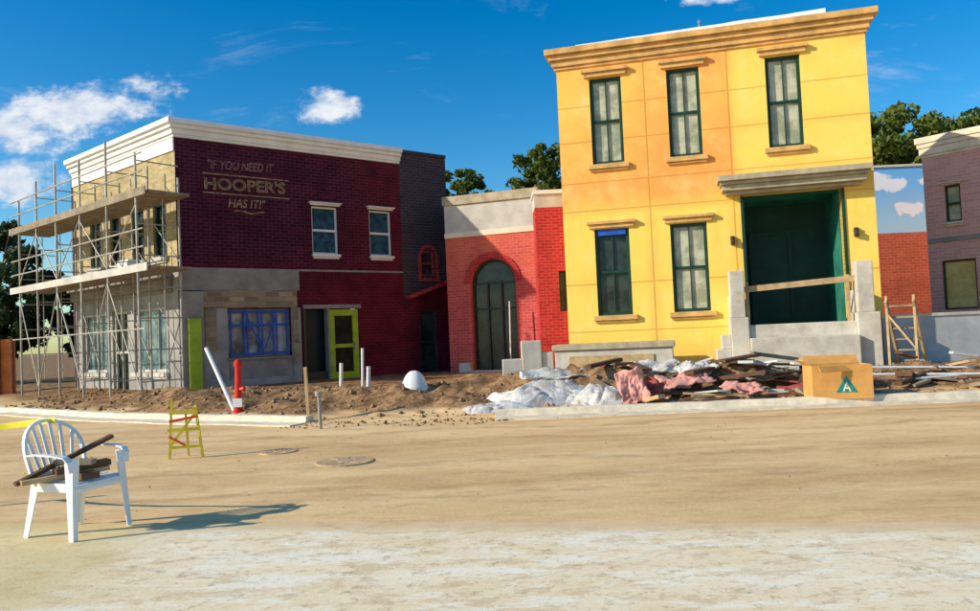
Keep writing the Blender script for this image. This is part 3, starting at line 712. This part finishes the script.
plank(pl(-.16,.04,.45),pl(.19,-.06,.445),.14,.05,'darkwood','short brown board lying on a plastic chair seat')
plank(pl(-.05,-.17,.49),pl(.12,.18,.515),.11,.045,'darkwood','short brown board lying on a plastic chair seat')
plank(pl(-.12,-.1,.55),pl(.14,.02,.54),.10,.04,'plank','short grey board lying on a plastic chair seat')
b=MB(); p0=Vector((-6.2,6.8,.98)); p1=Vector(pl(-.30,.05,.86)); pts=[p0.lerp(p1,i/16)+Vector((0,0,-.12*math.sin(pi*i/16))) for i in range(17)]
b.strip(pts,[(0,.25*math.sin(i*.9),1) for i in range(17)],.05,.002)
tag(b.obj('caution_tape','hazyellow'),'yellow caution tape strung between a stake and a plastic chair','tape')
tag(MB().beam((-6.2,6.8,-.05),(-6.2,6.82,1.15),.04,.04).obj('wooden_stake','wood'),'bare wooden stake driven into packed dirt holding caution tape','stake')

# ---------------------------------------------------------------- small site objects
G=gh
Bz=thing('marker_frame','small yellow timber marker frame wrapped with orange tape','marker frame',(-3.98,9.85,0),.25)
MB().beam((-.2,0,-.03),(-.16,0,.76),.028,.028).obj('post','hazyellow',Bz); MB().beam((.2,0,-.03),(.12,.02,.66),.028,.028).obj('post','hazyellow',Bz)
MB().beam((0,.22,-.03),(.0,.03,.6),.025,.025).obj('post','hazyellow',Bz)
MB().box(-.2,.18,-.03,-.016,.12,.155).box(-.19,.15,-.03,-.016,.56,.60).box(-.21,.17,-.03,-.016,.34,.38).beam((-.19,-.03,.15),(.15,-.03,.6),.01,.035).obj('crossbar','hazyellow',Bz)
MB().beam((-.19,-.04,.47),(.15,-.04,.52),.006,.035).obj('warning_tape','hazred',Bz)
MB().beam((-.2,-.04,.28),(.0,-.045,.16),.006,.03).obj('warning_tape','hazred',Bz)
def cyl_obj(name,pts,r,m,label,cat,n=12,group=None):
    return tag(MB().tube(pts,r,n).obj(name,m,smooth=False),label,cat,group)
HX,HY=-5.05,15.1
z=G(HX,HY)
Hy=thing('red_standpipe','slim red painted standpipe with a flanged head in loose soil','standpipe',(HX,HY,z-.05),0)
MB().tube([(0,0,0),(0,0,.10),(0,0,.10),(.02,0,.95),(.02,0,.95),(.02,0,1.02),(.02,0,1.08)],[.10,.10,.07,.06,.085,.085,.04],14).obj('pipe','red',Hy)
MB().tube([(0,0,.5),(.12,-.05,.5),(.12,-.05,.5),(.15,-.06,.5)],[.035,.035,.05,.05],10).obj('outlet','red',Hy)
MB().box(-.09,.10,-.08,-.07,.15,.32).obj('tag_plate','pvc',Hy)
cyl_obj('white_pipe',[(-5.95,15.9,1.38),(-5.18,15.25,G(-5.18,15.25)-.02)],.042,'pvc','white plastic pipe leaning at an angle beside the red standpipe','pipe')
for x,y,h,r in ((-3.25,19.0,.95,.035),(-3.85,19.3,.6,.045),(-3.05,18.6,.5,.05)):
    zz=G(x,y); cyl_obj('riser_pipe',[(x,y,zz-.1),(x+.03,y,zz+h)],r,'pvc','white plastic riser pipe standing upright in loose soil','pipe',group='riser pipes in the soil')
zz=G(-3.3,13.6); tag(MB().beam((-3.3,13.6,zz-.1),(-3.34,13.6,zz+.95),.07,.05).obj('wooden_stake','wood'),'rough wooden stake standing in soil beside the kerb','stake')
cyl_obj('metal_post',[(-2.85,12.5,-.05),(-2.86,12.5,.52),(-2.86,12.5,.52),(-2.86,12.5,.60)],[.03,.03,.06,.06],'steel','short grey metal post with cap at the road edge','post')
def crumple(name,loc,size,m,label,cat,seed=0,n=50,amp=.12,fr=2.2,rz=0,power=2.2,wob=.35):
    b=MB(); sx,sy,sz=size
    for i in range(n+1):
        for j in range(n+1):
            u=i/n*2-1; v=j/n*2-1
            x=u*math.sqrt(1-v*v/2); y=v*math.sqrt(1-u*u/2); r=min(1,math.hypot(x,y))
            ang=math.atan2(y,x); w=1+wob*noise.noise(Vector((math.cos(ang)*1.2+seed,math.sin(ang)*1.2,seed*2)))
            q=Vector((x*fr+seed*3,y*fr,seed)); wq=q+Vector((noise.noise(q*1.7),noise.noise(q*1.7+Vector((5,5,5))),0))*.5
            f=(math.sqrt(abs(noise.noise(wq))+.01))*1.2+abs(noise.noise(wq*2.1+Vector((3,1,0))))*.7
            z=sz*(max(0,1-r**power))*(1+(.6*noise.noise(Vector((x*1.4+seed,y*1.4,7))) if wob else 0))+amp*f*min(1,(1-r)*4+.1)
            b.v.append((x*sx*w,y*sy*w,z if r<.98 else -.08))
    for i in range(n):
        for j in range(n): a=i*(n+1)+j; b.f.append((a,a+n+1,a+n+2,a+1)); b.mi.append(0)
    o=b.obj(name,m,smooth=True); o.location=loc; o.rotation_euler=(0,0,rz); tag(o,label,cat); return o
crumple('white_sack',(-1.6,15.5,G(-1.6,15.5)-.05),(.29,.26,.38),'pvc','smooth white domed sack slumped on loose soil','sack',3,40,.01,1.5,power=2.6,wob=0)
crumple('plastic_tarp',(.95,14.4,G(.95,14.4)-.14),(1.25,.6,.42),'tarp','crumpled pale plastic tarp draped on soil','tarp',11,120,.12,1.8)
crumple('plastic_tarp',(2.0,14.1,G(2.0,14.1)-.12),(.65,.45,.30),'tarp','smaller crumpled plastic tarp on the rubble heap','tarp',17,90,.10,1.7)
crumple('plastic_tarp',(.0,13.8,G(0,13.8)-.07),(.75,.35,.12),'tarp','flat crumpled plastic tarp spilling toward the kerb','tarp',23,70,.07,1.8)
def sheet(p,uvec,vvec,m,label,seed,amp=.05,name='insulation_sheet',cat='insulation',n=24):
    b=MB(); p=Vector(p);u=Vector(uvec);v=Vector(vvec); nn=u.cross(v).normalized()
    for lay in (0,1):
        for i in range(n+1):
            for j in range(n+1):
                a=i/n-.5; c=j/n-.5; q=Vector((a*3+seed,c*3,seed)); k=1+.25*noise.noise(q*1.3+Vector((9,0,0)))
                b.v.append(tuple(p+u*a*k+v*c*k+nn*(amp*(noise.noise(q)+.6*abs(noise.noise(q*2.7)))*2-.03*lay)))
    o1=(n+1)**2
    for i in range(n):
        for j in range(n):
            a=i*(n+1)+j; b.f.append((a,a+n+1,a+n+2,a+1)); b.f.append((o1+a,o1+a+1,o1+a+n+2,o1+a+n+1)); b.mi+=[0,0]
    for i in range(n):
        for a,c in ((i,i+1),(n*(n+1)+i+1,n*(n+1)+i),((i+1)*(n+1),i*(n+1)),(i*(n+1)+n,(i+1)*(n+1)+n)):
            b.f.append((a,c,o1+c,o1+a)); b.mi.append(0)
    return tag(b.obj(name,m,smooth=True),label,cat)
sheet((2.46,13.55,.36),(.46,.0,.12),(-.10,.25,.56),'pink','ragged pink insulation sheet leaning on the rubble heap',1,.07)
sheet((2.85,13.75,.25),(.45,.1,-.12),(.05,.3,.34),'salmon','folded reddish sheeting leaning on the rubble heap',4,.07,cat='sheeting')
sheet((3.6,14.3,.40),(.9,.1,.08),(-.1,.5,.16),'pink','flat pink insulation sheet lying over timber',7,.06)
sheet((4.45,13.75,.26),(.65,-.15,-.05),(.1,.35,.12),'pink','flat pink insulation sheet lying on rubble',12,.06)
sheet((3.3,15.2,.61),(1.0,.0,-.05),(.0,.4,.20),'tarp','pale plastic sheeting over the rubble heap',15,.07,'plastic_sheet','plastic sheeting')
sheet((1.3,15.3,.55),(1.4,.1,.0),(.0,.5,.18),'tarp','pale plastic sheeting draped over a soil bank',16,.07,'plastic_sheet','plastic sheeting')
sheet((4.0,15.0,.57),(.7,.2,.05),(-.1,.4,.16),'tarp','torn pale plastic sheeting snagged on boards',33,.07,'plastic_sheet','plastic sheeting')
sheet((5.2,14.6,.42),(1.0,.2,.05),(-.1,.5,.1),'plank','warped brown panel lying on the rubble heap',19,.03,'plywood_panel','panel')
sheet((4.9,15.2,.50),(.7,.1,.14),(-.1,.4,.16),'salmon','reddish sheeting crumpled on the rubble heap',25,.07,cat='sheeting')
sheet((6.7,14.3,.30),(.6,.1,.1),(-.1,.4,.12),'salmon','reddish sheeting crumpled on the rubble heap',28,.06,cat='sheeting')
rnd=random.Random(5)
ms=['wood','darkwood','plank','darkwood','white','darkwood','plank','bluegrey','darkwood','plank','darkwood','salmon']
LB={'wood':'pale timber board lying on the rubble heap','darkwood':'dark wet timber board in the rubble heap','plank':'grey weathered board in the rubble heap','white':'white painted board in the rubble heap','bluegrey':'grey board scrap in the rubble heap','salmon':'reddish board scrap in the rubble heap'}
for i in range(84):
    x=rnd.uniform(2.1,6.9); y=rnd.uniform(13.4,15.8)
    if i<10: x=rnd.uniform(7.0,9.8)
    L=rnd.choice([.25,.35,.5,.8,1.2])*rnd.uniform(.8,1.2); a=rnd.gauss(0,.7); zz=max(G(x,y),G(x+L/2*math.cos(a),y+L/2*math.sin(a)),G(x-L/2*math.cos(a),y-L/2*math.sin(a)))+rnd.uniform(.0,.11); dz=rnd.uniform(-.09,.09)
    m=ms[i%12]
    plank((x-L/2*math.cos(a),y-L/2*math.sin(a),zz-dz),(x+L/2*math.cos(a),y+L/2*math.sin(a),zz+dz),rnd.uniform(.06,.30),rnd.uniform(.02,.08),m,LB[m],'board_scrap','scrap boards in the rubble heap')
for (p,q) in (((6.9,14.6,.34),(10.6,14.0,.24)),((7.2,15.2,.44),(10.9,14.9,.30)),((7.6,14.2,.24),(11.5,14.6,.32))):
    cyl_obj('loose_pipe',[p,q],.022,'pvc','long white pipe lying across loose soil','pipe',8,'long pipes on the soil')
CR=thing('cardboard_crate','open orange brown cardboard crate printed with a teal triangle','box',(5.86,13.05,.08),-.14)
b=MB(); w,d,h,t=.96,.6,.56,.02
b.box(-w/2,w/2,-d/2,-d/2+t,0,h); b.box(-w/2,w/2,d/2-t,d/2,0,h); b.box(-w/2,-w/2+t,-d/2+t,d/2-t,0,h); b.box(w/2-t,w/2,-d/2+t,d/2-t,0,h); b.box(-w/2+t,w/2-t,-d/2+t,d/2-t,0,.02)
b.obj('box_body','card',CR)
b=MB(); b.beam((0,-d/2-.013,h-.01),(.02,-d/2-.06,h-.10),w-.04,.012); b.beam((-w/2,0,h),(-w/2-.12,0,h+.09),d-.04,.012); b.beam((0,d/2,h),(0,d/2+.1,h+.14),w-.05,.012)
b.obj('flap','card',CR)
b=MB(); y=-d/2-.004; R2=.19; c=Vector((.06,0,.20)); tri=[(c.x+R2*math.sin(a)*1.05,y,c.z+R2*math.cos(a)) for a in (0,2*pi/3,4*pi/3)]
b.face(tri[::-1]); b.obj('triangle_print','tealprint',CR)
lettering('A',-.01,.118,.14,.16,'cream',0,.02,0,'printed_letter',CR,y=-d/2-.008)
for x,y,r in ((-1.78,9.0,.34),(-2.85,10.05,.24)):
    b=MB().tube([(0,0,-.03),(0,0,-.002),(0,0,.002)],[r,r,r*.96],28)
    b.tube([(0,0,-.002),(0,0,.005)],[r*.25]*2,28)
    for k in range(8): a=k*pi/4; b.obox(Vector((math.cos(a)*r*.6,math.sin(a)*r*.6,.002)),(r*.45,.03,.008),Matrix.Rotation(a,3,'Z'))
    o=b.obj('manhole_cover','iron'); o.location=(x,y,0); tag(o,'round dusty iron manhole cover set in the dirt road','manhole cover','manhole covers in the road')
b=MB(); r3=random.Random(9)
def clod(x,y,z,s):
    vb=len(b.v)
    base=[(1,0,0),(-1,0,0),(0,1,0),(0,-1,0),(0,0,1),(0,0,-1)]
    for p in base: b.v.append((x+p[0]*s*r3.uniform(.6,1.3),y+p[1]*s*r3.uniform(.6,1.3),z+p[2]*s*r3.uniform(.4,.9)))
    for q in ((0,2,4),(2,1,4),(1,3,4),(3,0,4),(2,0,5),(1,2,5),(3,1,5),(0,3,5)): b.f.append(tuple(vb+k for k in q)); b.mi.append(0)
for i in range(3400):
    x=r3.uniform(-13,12); y=kerb_y(x)+.2+r3.random()**1.2*5; s=r3.choice([.012,.015,.02,.03,.04,.07])*r3.uniform(.6,1.3)
    clod(x,y,G(x,y)+s*.1,s)
for i in range(300):
    x=r3.uniform(-9,9); y=r3.uniform(6.4,13); clod(x,y,-.004,r3.uniform(.004,.012))
for i in range(160):
    x=r3.uniform(-3.6,.3); y=kerb_y(x)-r3.random()**2*.8; clod(x,y,.0,r3.uniform(.01,.04))
o=b.obj('dirt_clods','stone'); o['kind']='stuff'; o['label']='loose clods of soil and stones over the building lot'

# ---------------------------------------------------------------- trees
def tree(x,y,H,cr,ch,seed,m='leaf',label='leafy green oak tree rising behind the buildings',clumps=70,per=140,ls=.15):
    rg=np.random.RandomState(seed); T=thing('tree',label,'tree',(x,y,0),0)
    cz=H-ch/2
    cs=[]
    while len(cs)<clumps:
        p=rg.uniform(-1,1,3); r=np.linalg.norm(p)
        if r<1 and r>.35: 
            k=1+.44*noise.noise(Vector((p[0]*2+seed,p[1]*2,p[2]*2)))
            cs.append((p[0]*cr*k,p[1]*cr*k,cz+p[2]*ch/2*(.98 if p[2]>0 else .8)))
    b=MB(); b.tube([(0,0,-.1),(.05,.05,H*.2),(0,.1,H*.4),(.1,0,H*.65)],[.35*H/10,.26*H/10,.2*H/10,.08],10)
    for k in range(10):
        c=cs[k*3]; b.tube([(0,.05,H*(.25+.03*k)),(c[0]*.5,c[1]*.5,(H*.4+c[2])/2),(c[0],c[1],c[2])],[.11,.07,.02],6)
    b.obj('trunk','bark',T,smooth=True)
    n=clumps*per; cen=np.repeat(np.array(cs),per,0); rad=np.repeat(rg.uniform(.35,.85,clumps)*cr/3.2,per)
    off=rg.normal(size=(n,3)); off/=np.linalg.norm(off,axis=1)[:,None]; off*=(rg.random(n)**.5*rad)[:,None]; off[:,2]*=.7
    c=cen+off; a=rg.normal(size=(n,3)); a/=np.linalg.norm(a,axis=1)[:,None]; t_=rg.normal(size=(n,3)); bb=np.cross(a,t_); bb/=np.linalg.norm(bb,axis=1)[:,None]
    s=(rg.uniform(.6,1.3,n)*ls)[:,None]
    v=np.stack([c-a*s,c+bb*s*.5,c+a*s,c-bb*s*.5],1).reshape(-1,3)
    me=bpy.data.meshes.new('crown'); me.vertices.add(n*4); me.vertices.foreach_set('co',v.ravel()); me.loops.add(n*4); me.loops.foreach_set('vertex_index',np.arange(n*4,dtype=np.int32))
    me.polygons.add(n); me.polygons.foreach_set('loop_start',np.arange(0,n*4,4,dtype=np.int32)); me.polygons.foreach_set('loop_total',np.full(n,4,dtype=np.int32)); me.update(); me.validate()
    me.materials.append(M[m]); o=bpy.data.objects.new('crown',me); COL.objects.link(o); o.parent=T
tree(-1.4,40,10.3,2.0,5.0,1,clumps=80); tree(3.6,41,11.6,2.6,6.5,2,clumps=100)
tree(18.2,34,10.5,3.4,6,3,clumps=120,ls=.17); tree(22.9,34,10.6,3.5,6.2,4,clumps=120,ls=.17); tree(15.2,37,10.4,2.8,5.4,6,clumps=90)
tree(-20.3,31,7.0,2.6,6.6,5,'leafdark','dark green tree beyond the scaffold',80); tree(-24.5,33,7.6,2.8,7,7,'leafdark','dark green tree beyond the scaffold',70); tree(-17.0,34,5.4,2.2,5,8,'leafdark','dark green tree beyond the scaffold',70)

# ---------------------------------------------------------------- sky, sun, camera
el=math.radians(25.5); sx,sy=-.955,-.295
az=math.atan2(sx,sy)
w=bpy.data.worlds.new('World'); scn.world=w; w.use_nodes=True; nt=w.node_tree; bg=nt.nodes['Background']
class WN(NT):
    def __init__(s,t): s.t=t; s.tc=t.nodes.new('ShaderNodeTexCoord')
t=WN(nt)
sky=t.n('ShaderNodeTexSky'); sky.sky_type='NISHITA'; sky.sun_disc=False; sky.sun_elevation=el; sky.sun_rotation=az; sky.air_density=1.0; sky.dust_density=.5; sky.ozone_density=2.0
hs=t.n('ShaderNodeHueSaturation'); hs.inputs['Saturation'].default_value=1.55; hs.inputs['Value'].default_value=1.13; t.l(sky.outputs[0],hs.inputs['Color'])
skc=t.mix(1.0,hs.outputs[0],(.84,1.0,1.02),'MULTIPLY')
sp=t.n('ShaderNodeSeparateXYZ'); t.l(t.tc.outputs['Generated'],sp.inputs[0])
yy=t.math('MAXIMUM',sp.outputs[1],.05); u=t.math('DIVIDE',sp.outputs[0],yy); v=t.math('DIVIDE',sp.outputs[2],yy)
cb=t.n('ShaderNodeCombineXYZ'); t.l(u,cb.inputs[0]); t.l(v,cb.inputs[1])
n1=t.noise(16,8,.62,cb.outputs[0],(1,1.5,1))
dens=None
for u0,v0,a,b_,amp in ((-.545,.322,.13,.040,1.2),(-.46,.347,.07,.024,.8),(-.64,.30,.12,.045,1.2),(-.205,.312,.056,.030,1.1),(-.62,.228,.075,.042,1.2),(.32,.437,.07,.016,.8),(-.75,.32,.12,.04,1),(.75,.5,.12,.03,.9)):
    dx=t.math('DIVIDE',t.math('SUBTRACT',u,u0),a); dy=t.math('DIVIDE',t.math('SUBTRACT',v,v0),b_)
    r=t.math('ADD',t.math('MULTIPLY',dx,dx),t.math('MULTIPLY',dy,dy)); k=t.math('MULTIPLY',t.math('SUBTRACT',1.0,r),amp)
    k=t.math('MAXIMUM',k,-1.5)
    dens=k if dens is None else t.math('MAXIMUM',dens,k)
dens=t.math('ADD',dens,t.math('MULTIPLY_ADD',n1,4.0,-2.15))
mask=t.mr(dens,.0,1.0)
wn=t.noise(3.2,9,.7,cb.outputs[0],(.8,3.2,1),.6); wm=t.math('MULTIPLY',t.mr(wn,.56,.8,0,.4),t.mr(v,.2,.34))
mask2=t.math('MAXIMUM',mask,wm)
shade=t.mr(n1,.42,.68); cc=t.mix(shade,(4.7,5.3,6.2),(6.9,7.0,7.1))
col=t.mix(t.math('MULTIPLY',mask2,.95),skc,cc)
t.l(col,bg.inputs['Color']); bg.inputs['Strength'].default_value=.138
s=bpy.data.lights.new('sun','SUN'); s.energy=5; s.angle=math.radians(.5); s.color=(1,.92,.76)
so=bpy.data.objects.new('sun',s); COL.objects.link(so)
d=Vector((sx*math.cos(el),sy*math.cos(el),math.sin(el))); so.rotation_euler=d.to_track_quat('Z','Y').to_euler(); so.location=(-20,-10,20)
cam=bpy.data.cameras.new('camera'); co=bpy.data.objects.new('camera',cam); COL.objects.link(co)
cam.sensor_width=36; cam.lens=762/980*36; cam.clip_end=3000
R=Matrix.Rotation(math.radians(92.2),3,'X')@Matrix.Rotation(math.radians(-2.5),3,'Z')
co.matrix_world=Matrix.Translation((0,0,1.4))@R.to_4x4(); scn.camera=co
scn.view_settings.view_transform='Standard'; scn.view_settings.look='None'; scn.view_settings.exposure=0
